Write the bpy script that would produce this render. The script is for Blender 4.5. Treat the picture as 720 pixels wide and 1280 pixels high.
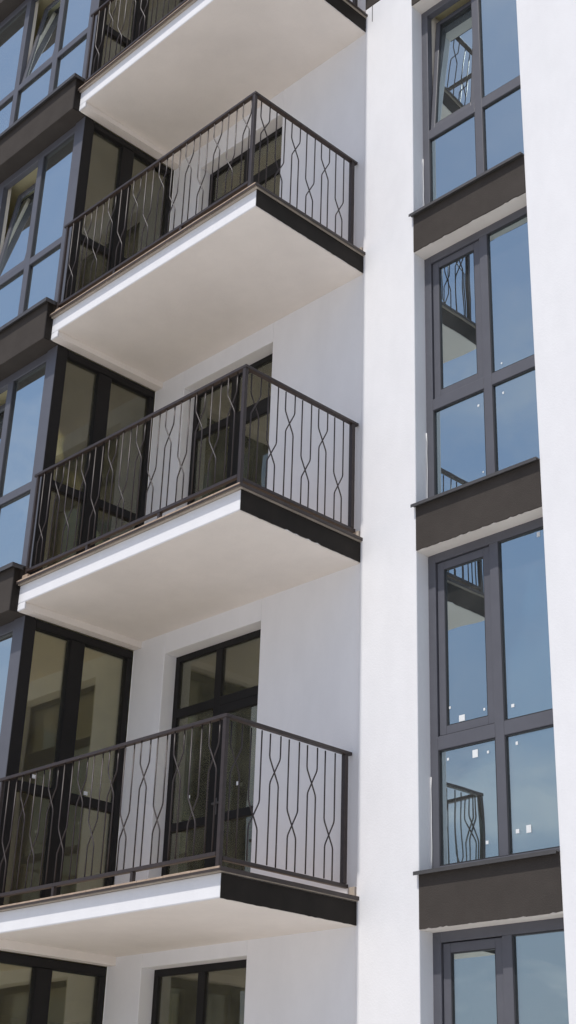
import bpy, bmesh, math, random
from mathutils import Vector, Matrix
random.seed(7)
for o in list(bpy.data.objects): bpy.data.objects.remove(o)
S = bpy.context.scene
C = bpy.data.collections.new('place'); S.collection.children.link(C)

# ------------------------------------------------------------------ camera
YAW, PITCH, ROLL = 0.8101, 0.4459, 0.0353
fwd = Vector((-math.sin(YAW)*math.cos(PITCH), math.cos(YAW)*math.cos(PITCH), math.sin(PITCH)))
rt = fwd.cross(Vector((0, 0, 1))).normalized(); up = rt.cross(fwd)
r2 = rt*math.cos(ROLL)+up*math.sin(ROLL); u2 = -rt*math.sin(ROLL)+up*math.cos(ROLL)
cam = bpy.data.cameras.new('camera'); co = bpy.data.objects.new('camera', cam); C.objects.link(co)
M = Matrix((r2, u2, -fwd)).transposed().to_4x4(); M.translation = Vector((7.5564, -6.6651, -8.0328))
co.matrix_world = M
cam.sensor_fit = 'VERTICAL'; cam.sensor_height = 36; cam.lens = 1751.57*36/1280
cam.clip_start = .05; cam.clip_end = 3000
S.camera = co

# ------------------------------------------------------------------ sky and sun
EL = math.radians(63.0)
w = bpy.data.worlds.new('World'); S.world = w; w.use_nodes = True
nt = w.node_tree; N = nt.nodes; L = nt.links
for n in list(N): N.remove(n)
out = N.new('ShaderNodeOutputWorld'); bg = N.new('ShaderNodeBackground'); bg.inputs['Strength'].default_value = 0.10
sky = N.new('ShaderNodeTexSky'); sky.sky_type = 'NISHITA'; sky.sun_disc = False
sky.sun_elevation = EL; sky.sun_rotation = math.pi; sky.air_density = 1.0; sky.dust_density = 1.2; sky.ozone_density = 1.2
tc = N.new('ShaderNodeTexCoord'); sep = N.new('ShaderNodeSeparateXYZ'); L.new(tc.outputs['Generated'], sep.inputs[0])
def math_(op, a, b=None):
    m = N.new('ShaderNodeMath'); m.operation = op
    for i, v in enumerate((a, b)):
        if v is None: continue
        if isinstance(v, (int, float)): m.inputs[i].default_value = v
        else: L.new(v, m.inputs[i])
    return m.outputs[0]
zz = math_('ADD', math_('MAXIMUM', sep.outputs[2], 0.0), .12)
cx = math_('DIVIDE', sep.outputs[0], zz); cy = math_('DIVIDE', sep.outputs[1], zz)
cmb = N.new('ShaderNodeCombineXYZ'); L.new(cx, cmb.inputs[0]); L.new(cy, cmb.inputs[1])
nz = N.new('ShaderNodeTexNoise'); nz.inputs['Scale'].default_value = 1.5; nz.inputs['Detail'].default_value = 8; nz.inputs['Roughness'].default_value = .6
L.new(cmb.outputs[0], nz.inputs['Vector'])
ramp = N.new('ShaderNodeValToRGB'); ramp.color_ramp.elements[0].position = .50; ramp.color_ramp.elements[1].position = .68
L.new(nz.outputs['Fac'], ramp.inputs[0])
mask = math_('MULTIPLY', ramp.outputs[0], .5)
mix = N.new('ShaderNodeMix'); mix.data_type = 'RGBA'; L.new(mask, mix.inputs['Factor'])
mix.inputs['B'].default_value = (6.2, 6.1, 6.3, 1)
hz = N.new('ShaderNodeMapRange'); hz.inputs['From Min'].default_value = .12; hz.inputs['From Max'].default_value = .50
hz.inputs['To Min'].default_value = .85; hz.inputs['To Max'].default_value = 0; hz.interpolation_type = 'SMOOTHSTEP'; L.new(sep.outputs[2], hz.inputs['Value'])
mh = N.new('ShaderNodeMix'); mh.data_type = 'RGBA'; L.new(hz.outputs[0], mh.inputs['Factor']); L.new(sky.outputs[0], mh.inputs['A']); mh.inputs['B'].default_value = (2.7, 2.95, 3.7, 1)
L.new(mh.outputs['Result'], mix.inputs['A']); L.new(mix.outputs['Result'], bg.inputs[0]); L.new(bg.outputs[0], out.inputs[0])

sl = bpy.data.lights.new('sun', 'SUN'); sl.energy = 2.6; sl.angle = math.radians(.53); sl.color = (1, .955, .90)
so = bpy.data.objects.new('sun', sl); C.objects.link(so)
sd = Vector((0, -math.cos(EL), math.sin(EL)))
so.rotation_euler = sd.to_track_quat('Z', 'Y').to_euler(); so.location = (0, -20, 30)

S.view_settings.view_transform = 'Standard'; S.view_settings.look = 'None'
S.view_settings.exposure = 0.31; S.view_settings.gamma = 1; S.view_settings.use_curve_mapping = False
S.render.engine = 'CYCLES'
try:
    S.cycles.max_bounces = 10; S.cycles.diffuse_bounces = 5; S.cycles.glossy_bounces = 5; S.cycles.transparent_max_bounces = 14
except Exception: pass

# ------------------------------------------------------------------ materials
def mat(name, col, rough=.7, metal=0, var=.0, vscale=3., bump=0., bscale=60., spec=.5, stain=None, streak=0):
    m = bpy.data.materials.new(name); m.use_nodes = True
    t = m.node_tree; b = t.nodes['Principled BSDF']
    b.inputs['Base Color'].default_value = (*col, 1); b.inputs['Roughness'].default_value = rough
    b.inputs['Metallic'].default_value = metal; b.inputs['Specular IOR Level'].default_value = spec
    co_ = t.nodes.new('ShaderNodeTexCoord')
    if var:
        n = t.nodes.new('ShaderNodeTexNoise'); n.inputs['Scale'].default_value = vscale; n.inputs['Detail'].default_value = 7; n.inputs['Roughness'].default_value = .65
        mp = t.nodes.new('ShaderNodeMapping'); t.links.new(co_.outputs['Object'], mp.inputs[0]); t.links.new(mp.outputs[0], n.inputs['Vector'])
        if streak: mp.inputs['Scale'].default_value = (streak, streak, 1)
        r = t.nodes.new('ShaderNodeValToRGB'); r.color_ramp.elements[0].position = .3; r.color_ramp.elements[1].position = .7
        a = [c*(1-var) for c in col] if stain is None else stain
        r.color_ramp.elements[0].color = (*a, 1); r.color_ramp.elements[1].color = (*[min(1, c*(1+var*.5)) for c in col], 1)
        t.links.new(n.outputs['Fac'], r.inputs[0]); t.links.new(r.outputs[0], b.inputs['Base Color'])
    if bump:
        n2 = t.nodes.new('ShaderNodeTexNoise'); n2.inputs['Scale'].default_value = bscale; n2.inputs['Detail'].default_value = 6
        t.links.new(co_.outputs['Object'], n2.inputs['Vector'])
        n3 = t.nodes.new('ShaderNodeTexNoise'); n3.inputs['Scale'].default_value = 2.2; n3.inputs['Detail'].default_value = 2
        t.links.new(co_.outputs['Object'], n3.inputs['Vector'])
        ad = t.nodes.new('ShaderNodeMath'); ad.operation = 'MULTIPLY_ADD'; ad.inputs[1].default_value = 4.0
        t.links.new(n3.outputs['Fac'], ad.inputs[0]); t.links.new(n2.outputs['Fac'], ad.inputs[2])
        bp = t.nodes.new('ShaderNodeBump'); bp.inputs['Strength'].default_value = bump; bp.inputs['Distance'].default_value = .004
        t.links.new(ad.outputs[0], bp.inputs['Height']); t.links.new(bp.outputs[0], b.inputs['Normal'])
    return m
PL = mat('white_plaster', (.805, .805, .815), .85, var=.038, vscale=1.6, bump=.3, bscale=70, spec=.25, streak=2.5)
SOF = mat('soffit_plaster', (.83, .78, .72), .9, var=.07, vscale=1.4, bump=.5, bscale=50, spec=.2)
BR = mat('brown_plaster', (.066, .058, .052), .85, var=.12, vscale=4, bump=.6, bscale=90, spec=.06)
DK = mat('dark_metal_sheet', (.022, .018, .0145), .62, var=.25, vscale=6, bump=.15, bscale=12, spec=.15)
CO = mat('coping_metal', (.075, .072, .072), .45, var=.2, vscale=8)
FR = mat('anthracite_frame', (.105, .106, .122), .42, var=.08, vscale=5, bump=.1, bscale=30)
FRD = mat('dark_frame', (.017, .016, .016), .5, var=.1, vscale=5, spec=.2)
RL = mat('railing_paint', (.038, .027, .024), .45, var=.3, vscale=25, bump=.2, bscale=80)
TL = mat('terracotta_tile', (.46, .345, .25), .75, var=.25, vscale=9, bump=.4, bscale=40)
FL = mat('floor_screed', (.47, .41, .34), .85, var=.2, vscale=3)
INC = mat('room_plaster', (.84, .77, .48), .9, var=.08, vscale=1.5)
INF = mat('room_floor', (.68, .58, .40), .8, var=.15, vscale=3)
INW = mat('room_partition', (.62, .56, .37), .9, var=.1, vscale=1.5)
DRP = mat('brown_drip_sheet', (.05, .036, .03), .5, var=.3, vscale=10)
CRM = mat('cream_reveal', (.72, .66, .56), .7, var=.05)
GK = mat('black_gasket', (.03, .03, .033), .5)
STK = mat('paper_sticker', (.78, .80, .80), .7)
GR = mat('concrete_paving', (.58, .565, .545), .9, var=.15, vscale=.6, bump=.4, bscale=20)
FOAM = mat('white_sealant', (.75, .75, .74), .7)

def glass(name, refl, tint, rough=.004, gcol=(.93, .97, 1), wav=.022, dust=.038):
    m = bpy.data.materials.new(name); m.use_nodes = True; t = m.node_tree
    for n in list(t.nodes): t.nodes.remove(n)
    o = t.nodes.new('ShaderNodeOutputMaterial'); mx = t.nodes.new('ShaderNodeMixShader')
    tr = t.nodes.new('ShaderNodeBsdfTransparent'); tr.inputs[0].default_value = (*tint, 1)
    gl = t.nodes.new('ShaderNodeBsdfGlossy'); gl.inputs['Roughness'].default_value = rough; gl.inputs[0].default_value = (*gcol, 1)
    fz = t.nodes.new('ShaderNodeFresnel'); fz.inputs[0].default_value = 1.5
    ad = t.nodes.new('ShaderNodeMath'); ad.operation = 'ADD'; ad.use_clamp = True; ad.inputs[1].default_value = refl
    co_ = t.nodes.new('ShaderNodeTexCoord'); n = t.nodes.new('ShaderNodeTexNoise'); n.inputs['Scale'].default_value = 1.7; n.inputs['Detail'].default_value = 1
    t.links.new(co_.outputs['Object'], n.inputs['Vector'])
    bp = t.nodes.new('ShaderNodeBump'); bp.inputs['Strength'].default_value = 1; bp.inputs['Distance'].default_value = wav*.1
    t.links.new(n.outputs['Fac'], bp.inputs['Height']); t.links.new(bp.outputs[0], gl.inputs['Normal'])
    t.links.new(fz.outputs[0], ad.inputs[0]); t.links.new(ad.outputs[0], mx.inputs[0])
    t.links.new(tr.outputs[0], mx.inputs[1]); t.links.new(gl.outputs[0], mx.inputs[2])
    df = t.nodes.new('ShaderNodeBsdfDiffuse'); df.inputs[0].default_value = (.62, .61, .58, 1)
    nd = t.nodes.new('ShaderNodeTexNoise'); nd.inputs['Scale'].default_value = 2.4; nd.inputs['Detail'].default_value = 6; nd.inputs['Roughness'].default_value = .7
    t.links.new(co_.outputs['Object'], nd.inputs['Vector'])
    mr = t.nodes.new('ShaderNodeMapRange'); mr.inputs['From Min'].default_value = .3; mr.inputs['From Max'].default_value = .75
    mr.inputs['To Min'].default_value = dust*.45; mr.inputs['To Max'].default_value = dust*1.7; t.links.new(nd.outputs['Fac'], mr.inputs['Value'])
    m2 = t.nodes.new('ShaderNodeMixShader'); t.links.new(mr.outputs[0], m2.inputs[0]); t.links.new(mx.outputs[0], m2.inputs[1]); t.links.new(df.outputs[0], m2.inputs[2])
    t.links.new(m2.outputs[0], o.inputs[0])
    return m
GL = glass('coated_glass', .55, (.84, .82, .72), gcol=(.75, .90, .94))
GB = glass('bay_glass', .68, (.98, .97, .88), gcol=(.90, .99, .97))
GS = glass('clear_glass', .12, (.99, .96, .80), gcol=(.95, .95, .80), dust=.045)

# ------------------------------------------------------------------ helpers
class MB:
    def __init__(s): s.bm = bmesh.new()
    def box(s, x0, x1, y0, y1, z0, z1):
        r = bmesh.ops.create_cube(s.bm, size=1)
        for v in r['verts']:
            v.co = Vector(((x0+x1)/2+v.co.x*(x1-x0), (y0+y1)/2+v.co.y*(y1-y0), (z0+z1)/2+v.co.z*(z1-z0)))
        return s
    def tube(s, pts, r, n=8):
        rings = []
        pts = [Vector(p) for p in pts]
        for i, p in enumerate(pts):
            a = pts[max(0, i-1)]; b = pts[min(len(pts)-1, i+1)]
            d = (b-a).normalized(); sx = d.cross(Vector((.3, .9, .1))).normalized(); sy = d.cross(sx)
            rings.append([s.bm.verts.new(p+sx*r*math.cos(2*math.pi*k/n)+sy*r*math.sin(2*math.pi*k/n)) for k in range(n)])
        for a, b in zip(rings, rings[1:]):
            for k in range(n):
                f = s.bm.faces.new((a[k], a[(k+1) % n], b[(k+1) % n], b[k])); f.smooth = True
        s.bm.faces.new(rings[0][::-1]); s.bm.faces.new(rings[-1])
        return s
    def build(s, name, m, parent=None, bevel=0, label=None, group=None):
        bmesh.ops.recalc_face_normals(s.bm, faces=s.bm.faces[:])
        me = bpy.data.meshes.new(name); s.bm.to_mesh(me); s.bm.free(); me.materials.append(m)
        o = bpy.data.objects.new(name, me); C.objects.link(o); o.parent = parent
        if bevel:
            b = o.modifiers.new('bevel', 'BEVEL'); b.width = bevel; b.segments = 2; b.limit_method = 'ANGLE'
        if label: o['label'] = label
        if group: o['group'] = group
        return o
def rectframe(mb, ax, u0, u1, z0, z1, t, a0, a1, tb=None):
    """frame in plane; ax='x': u runs along x and a is y ; ax='y': u runs along y and a is x"""
    tb = tb or t
    f = (lambda p, q, r, s_: mb.box(p, q, a0, a1, r, s_)) if ax == 'x' else (lambda p, q, r, s_: mb.box(a0, a1, p, q, r, s_))
    f(u0, u0+t, z0, z1); f(u1-t, u1, z0, z1); f(u0+t, u1-t, z1-t, z1); f(u0+t, u1-t, z0, z0+tb)
    return mb

ZL = {-1: 6.072, 0: 3.036, 1: 0.0, 2: -3.0, 3: -6.037, 4: -9.07}
STORY = {-1: 'topmost', 0: 'second', 1: 'third', 2: 'fourth', 3: 'lowest'}
YW, YP = 1.41, 1.395
GROUND = -9.72

# ------------------------------------------------------------------ ground
g = MB().box(-900, 900, -900, 900, GROUND-.3, GROUND).build('ground', GR); g['kind'] = 'structure'

# ------------------------------------------------------------------ building
B = bpy.data.objects.new('apartment_building', None); C.objects.link(B); B.location = (0, 1.4, GROUND)
B['label'] = 'white apartment building with glazed bay, projecting balconies, brown bands and tall windows'
B['category'] = 'building'
root = B
bpy.context.view_layer.update()
INV = B.matrix_world.inverted() if B.matrix_world.translation.length > 0 else Matrix.Translation(-Vector(B.location))
def part(mb, name, m, parent=None, **k):
    o = mb.build(name, m, parent or B, **k)
    if parent is None: o.matrix_parent_inverse = Matrix.Translation(-Vector((0, 1.4, GROUND)))
    return o

# door openings in the rear wall
DX0, DX1 = -2.60, -1.235
DH = {-1: .50, 0: .53, 1: .44, 2: .43, 3: .33}
wl = MB()
wl.box(-3.1, DX0, YW, 1.62, GROUND, 7.0)
wl.box(DX1, .16, YW, 1.62, GROUND, 7.0)
for k in range(-1, 4): wl.box(DX0, DX1, YW, 1.62, ZL[k]-DH[k], ZL[k]+.02)
wl.box(DX0, DX1, YW, 1.62, GROUND, ZL[4]); wl.box(DX0, DX1, YW, 1.62, ZL[-1]+.02, 7)
part(wl, 'wall', PL, bevel=.006, label='shaded white wall set back behind the balconies')
# piers
XJ, XR = .639, 1.908
part(MB().box(0, XJ, YP, 1.66, GROUND, 3.125), 'pier', PL, bevel=.008, label='narrow sunlit white pier between the balconies and the tall windows')
part(MB().box(.001, XJ, YP-.002, 1.66, 3.128, 7), 'pier_cladding', BR, bevel=.006)
part(MB().box(XR, 4.6, YP, 1.66, GROUND, 7.0), 'pier', PL, bevel=.008, label='wide sunlit white pier right of the tall windows')

part(MB().box(.098, .104, YP-.0035, YP+.001, 2.90, 3.127), 'paint_run', BR)
# ------------------------------------------------------------------ interior floors, partitions
for k in range(-1, 5):
    z = ZL[k]
    part(MB().box(-8, -3.2, .22, 6.3, z-.26, z-.012).box(-3.2, 4.4, 1.63, 6.3, z-.26, z-.012), 'ceiling', INC)
    if k < 4:
        zb = ZL[k+1]
        part(MB().box(-8, -3.2, .24, 4.4, zb-.01, zb+.012).box(-3.2, 4.3, 1.68, 4.4, zb-.01, zb+.012), 'room_floor', INF)
        iw = MB()
        iw.box(-8, -6.0, 4.5, 4.62, zb, z-.26).box(-5.1, -2.0, 4.5, 4.62, zb, z-.26).box(-1.0, 4.4, 4.5, 4.62, zb, z-.26)
        iw.box(-6.0, -5.1, 4.5, 4.62, zb+2.1, z-.26).box(-2.0, -1.0, 4.5, 4.62, zb+2.1, z-.26)
        iw.box(-8.1, -8.0, .2, 6.3, zb, z-.26).box(.2, .32, 1.67, 4.5, zb, z-.26).box(4.4, 4.5, 1.66, 6.3, zb, z-.26)
        iw.box(-3.27, -3.15, 2.1, 4.5, zb, z-.26).box(-8, 4.4, 6.3, 6.4, zb, z)
        part(iw, 'room_wall', INW)

# ------------------------------------------------------------------ tall right-hand windows
def pane(mb, parent, m=GL, name='pane'): return part(mb, name, m, parent)
def sticker(x, y, z, parent, s=.03):
    a = random.uniform(.7, 1.2)
    part(MB().box(x-s*a/2, x+s*a/2, y-.0015, y, z-s/2, z+s/2), 'sticker', STK, parent)
stick = {1: [(598, 507, .02), (629, 491, .02), (604, 590, .015), (627, 454, .015)],
         2: [(576, 897, .05), (594, 942, .06), (661, 1036, .055), (561, 884, .02), (604, 886, .02), (641, 882, .025), (646, 929, .025), (609, 1053, .025), (647, 1039, .03), (610, 940, .02), (560, 949, .02), (673, 668, .04)]}
def ray(px, py, yv):
    d = r2*((px-360)/1751.57) - u2*((py-640)/1751.57) + fwd; c = M.translation
    return c+d*((yv-c.y)/d.y)
def rayx(px, py, xv):
    d = r2*((px-360)/1751.57) - u2*((py-640)/1751.57) + fwd; c = M.translation
    return c+d*((xv-c.x)/d.x)
YF = 1.545
for k in range(-1, 4):
    z1 = ZL[k]-.30; z0 = ZL[k+1]+.118; zt = ZL[k+1]+1.125
    f = MB()
    f.box(XJ-.005, .715, YF, YF+.07, z0, z1)                       # left jamb
    f.box(1.275, 1.36, YF, YF+.07, z0+.06, z1-.075)                  # mullion
    f.box(.715, XR+.05, YF, YF+.07, z1-.075, z1+.02); f.box(.715, XR+.05, YF, YF+.07, z0, z0+.06)
    f.box(.715, 1.275, YF, YF+.07, zt-.055, zt+.055); f.box(1.36, XR-.0, YF, YF+.07, zt-.055, zt+.055)
    f.box(XR, XR+.05, YF, YF+.07, z0+.06, z1-.075)
    W = part(f, 'window', FR, bevel=.004, label=STORY[k]+' tall four-pane window between the two sunlit piers')
    # fixed panes
    for (a, b, c, d) in ((.715, 1.275, z0+.06, zt-.055), (1.36, XR, z0+.06, zt-.055), (1.36, XR, zt+.055, z1-.075)):
        pane(MB().box(a, b, YF+.022, YF+.03, c, d), W)
        g_ = MB(); rectframe(g_, 'x', a, b, c, d, .010, YF+.006, YF+.021); part(g_, 'gasket', GK, W)
    # the opening light, top left
    sa, sb, sc, sd_ = .722, 1.268, zt+.062, z1-.082
    SW = .052 if k == 0 else .068
    sash = MB(); rectframe(sash, 'x', sa, sb, sc, sd_, SW, YF+.018, YF+.075)
    so_ = part(sash, 'sash', FR, W, bevel=.004)
    gp = pane(MB().box(sa+SW, sb-SW, YF+.036, YF+.044, sc+SW, sd_-SW), W)
    gk = MB(); rectframe(gk, 'x', sa+SW, sb-SW, sc+SW, sd_-SW, .008, YF+.022, YF+.035); gk = part(gk, 'gasket', GK, W)
    if k in (-1, 0):    # tilted inwards at the top
        a = math.radians(4.5 if k == 0 else 0)
        T = Matrix.Translation((0, YF+.06, sc)) @ Matrix.Rotation(-a, 4, 'X') @ Matrix.Translation((0, -(YF+.06), -sc))
        for o in (so_, gp, gk): o.data.transform(T)
    for (px, py, s) in stick.get(k, []):
        p = ray(px, py, YF+.02)
        yy = YF+.0205
        if p.x < 1.27 and p.z > zt: yy = YF+.0345
        sticker(p.x, yy, p.z, W, s)
    part(MB().box(XJ-.01, .713, YF+.072, YF+.34, z0, z1), 'reveal', CRM, W)
    # sill flashing with a folded front lip
    s_ = MB(); zs = ZL[k+1]+.108
    s_.box(XJ-.018, XR+.0, YP-.047, YP+.003, zs, zs+.010); s_.box(XJ+.001, XR-.001, YP+.003, YF+.02, zs, zs+.010); s_.box(XJ-.018, XR, YP-.047, YP-.043, zs-.018, zs-.0005)
    part(s_, 'sill', CO, W)
    if k >= 0:  # strip of sealant left of the frame
        pts = [Vector((XJ+.008+random.uniform(-.003, .003), YF-.006, zz_)) for zz_ in [z0+.03+i*.09 for i in range(9)]]
        part(MB().tube(pts, .0042, 5), 'sealant', FOAM, W)
# spandrel panels between windows: white lintel underside, brown face
for k in range(-1, 5):
    zt_, zb_ = ZL[k]+.107, ZL[k]-.30
    if k == 4: zb_ = GROUND
    if k == -1: zt_ = 7
    o = part(MB().box(XJ+.001, XR-.001, YP+.006, 1.66, zb_, zt_), 'lintel', SOF)
    bm = bmesh.new(); n = 46; x0, x1 = XJ+.002, XR-.002
    rows = []
    for i in range(n+1):
        x = x0+(x1-x0)*i/n; e = (random.random()**6)*.010 + .001*math.sin(i*.23+k)+.004
        rows.append([bm.verts.new((x, y, z)) for y, z in ((YP+.005, zb_+e), (YP-.004, zb_+e), (YP-.004, zt_-.002), (YP+.005, zt_-.002))])
    for a, b in zip(rows, rows[1:]):
        for j in range(4): bm.faces.new((a[j], a[(j+1) % 4], b[(j+1) % 4], b[j]))
    bm.faces.new(rows[0]); bm.faces.new(rows[-1][::-1])
    mb = MB(); mb.bm.free(); mb.bm = bm
    part(mb, 'spandrel_panel', BR)

# ------------------------------------------------------------------ balcony doors in the rear wall
for k in range(-1, 4):
    z1 = ZL[k]-DH[k]; z0 = ZL[k+1]+.012; zf = ZL[k+1]
    ya, yb = 1.56, 1.62; xm = -1.96; zt = zf+2.02
    f = MB(); t = .06
    rectframe(f, 'x', DX0, DX1, z0, z1, t, ya, yb)
    f.box(xm-.045, xm+.045, ya, yb, z0+t, z1-t)
    for a, b in ((DX0+t, xm-.045), (xm+.045, DX1-t)): f.box(a, b, ya, yb, zt-.045, zt+.045)
    f.box(DX0+t, xm-.045, ya, yb, zf+.88, zf+.96)
    D = part(f, 'balcony_door', FRD, bevel=.004, label='dark framed glazed balcony door, '+STORY[k]+' from the top')
    for a, b, c, d in ((DX0+t, xm-.045, zt+.045, z1-t), (xm+.045, DX1-t, zt+.045, z1-t), (DX0+t, xm-.045, zf+.96, zt-.045), (DX0+t, xm-.045, z0+t, zf+.88)):
        pane(MB().box(a, b, ya+.025, ya+.032, c, d), D, GS)
    lf = MB(); rectframe(lf, 'x', xm+.05, DX1-t-.004, z0+t+.004, zt-.05, .085, ya-.012, ya+.05)
    lf.box(xm+.135, DX1-t-.089, ya-.01, ya+.045, zf+.88, zf+.96)
    part(lf, 'door_leaf', FRD, D, bevel=.004)
    for c, d in ((z0+t+.089, zf+.88), (zf+.96, zt-.135)): pane(MB().box(xm+.135, DX1-t-.089, ya+.01, ya+.018, c, d), D, GS)
    h = MB(); h.box(xm+.075, xm+.10, ya-.02, ya-.0125, zf+.95, zf+1.10); h.box(xm+.08, xm+.095, ya-.055, ya-.021, zf+1.03, zf+1.045); h.box(xm+.08, xm+.20, ya-.067, ya-.0555, zf+1.028, zf+1.047)
    part(h, 'door_handle', CO, D, bevel=.003)
    if k == 2:
        for px, py, s in ((296.7, 979, .035), (232.5, 995, .03), (248, 1023, .035)):
            p = ray(px, py, ya-.015); sticker(p.x, ya-.0125 if p.x > xm else ya+.024, p.z, D, s)

# ------------------------------------------------------------------ glazed bay: front and side of each storey
XB = -3.10
for k in range(-1, 4):
    z1 = ZL[k]-.29; z0 = ZL[k+1]+.15; zf = ZL[k+1]; zt = zf+1.155
    f = MB()
    f.box(-3.275, XB, .10, .235, zf+.01, z1)                                        # corner post
    y0, y1 = .115, .185
    cs = [-3.275, -3.95, -4.775, -5.60, -6.425, -7.25, -8.0]
    hw = .05
    for c in cs[1:]: f.box(c-hw, c+hw, y0, y1, z0, z1-.10)
    f.box(-8.05, -3.275, y0, y1, z1-.10, z1); f.box(-8.05, -3.275, y0, y1, z0-.06, z0)
    for a, b in zip(cs, cs[1:]):
        ra = a if a == cs[0] else a-hw
        f.box(b+hw, ra, y0, y1, zt-.045, zt+.045)
    sf = MB()
    # side
    xa, xb = XB-.075, XB-.004
    sf.box(xa, xb, .235, 1.41, z1-.085, z1); sf.box(xa, xb, .235, 1.41, zf+.01, zf+.08)
    sf.box(xa, xb, .65, .82, zf+.08, z1-.085); sf.box(xa, xb, 1.345, 1.41, zf+.08, z1-.085)
    sf.box(xa, xb, .235, .65, zt-.045, zt+.045); sf.box(xa, xb, .82, 1.345, zt-.045, zt+.045)
    W = part(f, 'bay_window', FR, bevel=.004, label='full-height glazed corner bay, '+STORY[k]+' from the top')
    part(sf, 'side_frame', FRD, W, bevel=.004)  # side of the same frame, its shade put into a darker material
    # added strips that paint the side face's shade as dark colour
    s_ = MB()
    s_.box(XB-.002, XB+.006, .104, .232, zf+.02, z1-.001); s_.box(XB-.002, XB+.006, .655, .815, zf+.085, z1-.09)
    s_.box(XB-.002, XB+.006, .24, 1.40, z1-.08, z1-.004)
    part(s_, 'shade_strip', FRD, W)
    for i, (a, b) in enumerate(zip(cs, cs[1:])):
        ra = a if i == 0 else a-hw
        lo = b+hw
        pane(MB().box(lo, ra, y0+.03, y0+.038, z0, zt-.045), W, GB)
        gk = MB(); rectframe(gk, 'x', lo, ra, z0, zt-.045, .010, y0+.01, y0+.029)
        part(MB().box(b-hw+.004, b+hw-.004, y1+.002, y1+.045, z0, z1-.02), 'mullion_back', CRM, W)
        tilt = (i == 1 and k in (-1, 0, 1)) or (i == 3 and k == 1)
        if i % 2 == 1:
            sa, sb, sc, sd_ = lo+.006, ra-.006, zt+.051, z1-.106
            sh = MB(); rectframe(sh, 'x', sa, sb, sc, sd_, .07, y0+.02, y0+.075)
            so_ = part(sh, 'sash', FR, W, bevel=.004)
            gp = pane(MB().box(sa+.07, sb-.07, y0+.036, y0+.044, sc+.07, sd_-.07), W, GB)
            if tilt:
                a_ = math.radians(7.5)
                T = Matrix.Translation((0, y0+.06, sc)) @ Matrix.Rotation(-a_, 4, 'X') @ Matrix.Translation((0, -(y0+.06), -sc))
                for o in (so_, gp): o.data.transform(T)
        else:
            pane(MB().box(lo, ra, y0+.03, y0+.038, zt+.045, z1-.10), W, GB)
            rectframe(gk, 'x', lo, ra, zt+.045, z1-.10, .010, y0+.01, y0+.029)
        part(gk, 'gasket', GK, W)
    for a, b in ((.235, .65), (.82, 1.345)):
        pane(MB().box(XB-.05, XB-.042, a, b, zt+.045, z1-.085), W, GS)
        pane(MB().box(XB-.05, XB-.042, a, b, zf+.08, zt-.045), W, GS)
    if k == 2:
        for px, py in ((42.7, 970.7), (107, 991.7)):
            p = rayx(px, py, XB-.04); part(MB().box(XB-.041, XB-.040, p.y-.022, p.y+.022, p.z-.018, p.z+.018), 'sticker', STK, W)
# bay bands
for k in range(-1, 5):
    z = ZL[k]; zb_ = z-.29 if k < 4 else GROUND
    o = part(MB().box(-8.05, XB, -.08, .22, zb_, z+.165), 'bay_fascia', BR, bevel=.006)
    c = MB().box(-8.05, XB+.035, -.125, .112, z+.167, z+.179).box(-8.05, XB+.035, -.125, -.12, z+.135, z+.166).box(XB+.030, XB+.035, -.119, .0, z+.135, z+.166)
    part(c, 'coping', CO, o)
    part(MB().box(XB+.001, XB+.012, -.078, -.012, zb_+.002, z+.13), 'end_shade_plate', DK, o)  # added dark sheet, stands for shade on the band's end face

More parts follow.
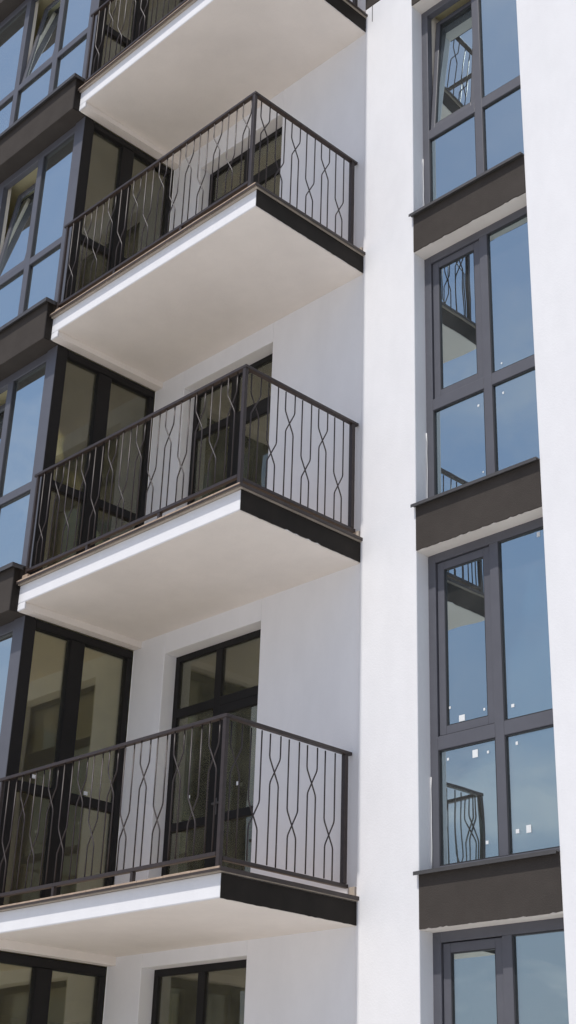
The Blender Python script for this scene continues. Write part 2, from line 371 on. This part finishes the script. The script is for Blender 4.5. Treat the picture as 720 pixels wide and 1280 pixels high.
# ------------------------------------------------------------------ balconies
def slab(k):
    z = ZL[k]; hf = .213 if k != 3 else .205
    m = MB(); x0 = XB+.014
    m.box(x0, 0, 0, YW+.02, z-hf, z-.03)
    m.box(x0, x0+.115, .0, .02, z-.285, z-hf)                     # front of the drip beam along the bay
    S_ = part(m, 'balcony', PL, bevel=.008, label='balcony slab with white front edge and dark side, '+STORY.get(k, 'ground')+' from the top')
    part(MB().box(x0, x0+.113, .021, YW-.001, z-.285, z-hf-.001), 'drip_beam', SOF, S_)
    part(MB().box(x0+.1155, -.006, .006, YW+.01, z-hf-.004, z-hf+.02), 'soffit', SOF, S_)
    part(MB().box(x0, .02, -.025, YW, z-.028, z-.008), 'floor_bed', FL, S_)
    # floor tiles whose edge overhangs the fascia
    t = MB(); n = 10
    for i in range(n):
        a = x0+(0.03-x0)*i/n; b = x0+(0.03-x0)*(i+1)/n-.004
        for j in range(4):
            c = -.045+(YW+.045)*j/4; d = -.045+(YW+.045)*(j+1)/4-.004
            dz = random.uniform(0, .003)
            t.box(a, b, c, d, z-.007, z+.006+dz)
    part(t, 'floor_tiles', TL, S_)
    d = MB().box(x0+.001, .0322, -.048, -.044, z-.026, z-.008)
    d.box(.0325, .036, -.043, YW, z-.026, z+.005)
    part(d, 'drip_edge', DRP, S_)
    # dark sheet on the side edge, slightly ragged below
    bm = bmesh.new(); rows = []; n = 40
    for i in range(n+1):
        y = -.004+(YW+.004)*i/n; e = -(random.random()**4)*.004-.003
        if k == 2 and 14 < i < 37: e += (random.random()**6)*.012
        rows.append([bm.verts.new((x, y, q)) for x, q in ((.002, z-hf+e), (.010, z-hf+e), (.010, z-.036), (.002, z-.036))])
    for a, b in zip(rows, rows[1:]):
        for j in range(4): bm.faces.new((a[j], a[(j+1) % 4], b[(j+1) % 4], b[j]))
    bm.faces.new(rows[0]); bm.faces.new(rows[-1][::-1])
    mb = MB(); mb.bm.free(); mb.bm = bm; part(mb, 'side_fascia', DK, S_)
    # terracotta upstands at both ends
    part(MB().box(x0+.01, x0+.10, .0, .05, z+.011, z+.075), 'upstand', TL, S_, bevel=.004)
    part(MB().box(-.07, -.005, YW-.03, YW-.002, z+.011, z+.085), 'upstand', FL, S_, bevel=.004)
    return S_
for k in range(-1, 5): slab(k)

def bar(c, high, s, along, fixed, z):
    """one bent bar of a crossed pair; s = -1/+1 side it starts on"""
    zc = .845 if high else .477; h = .095
    off = .0505
    prof = [(s*off, 1.13), (s*off, zc+h+.02), (s*off*.93, zc+h), (s*off*.78, zc+h-.018), (0, zc), (-s*off*.78, zc-h+.018), (-s*off*.93, zc-h), (-s*off, zc-h-.02), (-s*off, .125)]
    o = s*.006
    return [((c+u, fixed+o, z+q) if along == 'x' else (fixed+o, c+u, z+q)) for u, q in prof]
INS = {0: (-.10, .02), 1: (-.11, .018), 2: (-.055, .03), 3: (-.085, .045)}
for k in range(0, 4):
    z = ZL[k]+.008; rx, ry = INS[k]; rz = 1.155
    P = MB().box(rx-.018, rx+.018, ry-.018, ry+.018, z, z+rz-.030)
    R = part(P, 'railing', RL, bevel=.003, label='dark metal railing of crossed bars on the '+STORY[k]+' balcony from the top', group='balcony railings')
    part(MB().box(rx-.02, rx+.02, YW-.09, YW-.05, z+.10, z+rz-.030), 'post', RL, R, bevel=.003)
    part(MB().box(-3.055, -3.03, ry-.015, ry+.015, z+.0, z+rz-.030), 'post', RL, R, bevel=.003)
    part(MB().box(XB+.012, rx+.026, ry-.021, ry+.021, z+rz-.029, z+rz), 'handrail', RL, R, bevel=.004)
    part(MB().box(rx-.022, rx+.026, ry+.022, YW-.012, z+rz-.029, z+rz-.001), 'handrail', RL, R, bevel=.004)
    part(MB().box(-3.03, rx-.0225, ry-.018, ry+.018, z+.098, z+.128), 'bottom_rail', RL, R, bevel=.003)
    part(MB().box(rx-.018, rx+.018, ry+.0225, YW-.03, z+.068, z+.098), 'bottom_rail', RL, R, bevel=.003)
    for lx in (-1.07, -2.09): part(MB().box(lx-.016, lx+.016, ry-.016, ry+.016, z, z+.0975), 'foot', RL, R, bevel=.002)
    for i in range(14):
        c = -.21-.2052*i; hi = i % 2 == 0
        m = MB(); m.tube(bar(c, hi, 1, 'x', ry, z), .0060, 7); m.tube(bar(c, hi, -1, 'x', ry, z), .0060, 7)
        part(m, 'baluster_pair', RL, R)
    for i in range(6):
        c = .158+.2022*i; hi = i % 2 == 0
        m = MB(); m.tube(bar(c, hi, 1, 'y', rx, z-.02), .0060, 7); m.tube(bar(c, hi, -1, 'y', rx, z-.02), .0060, 7)
        part(m, 'baluster_pair', RL, R)
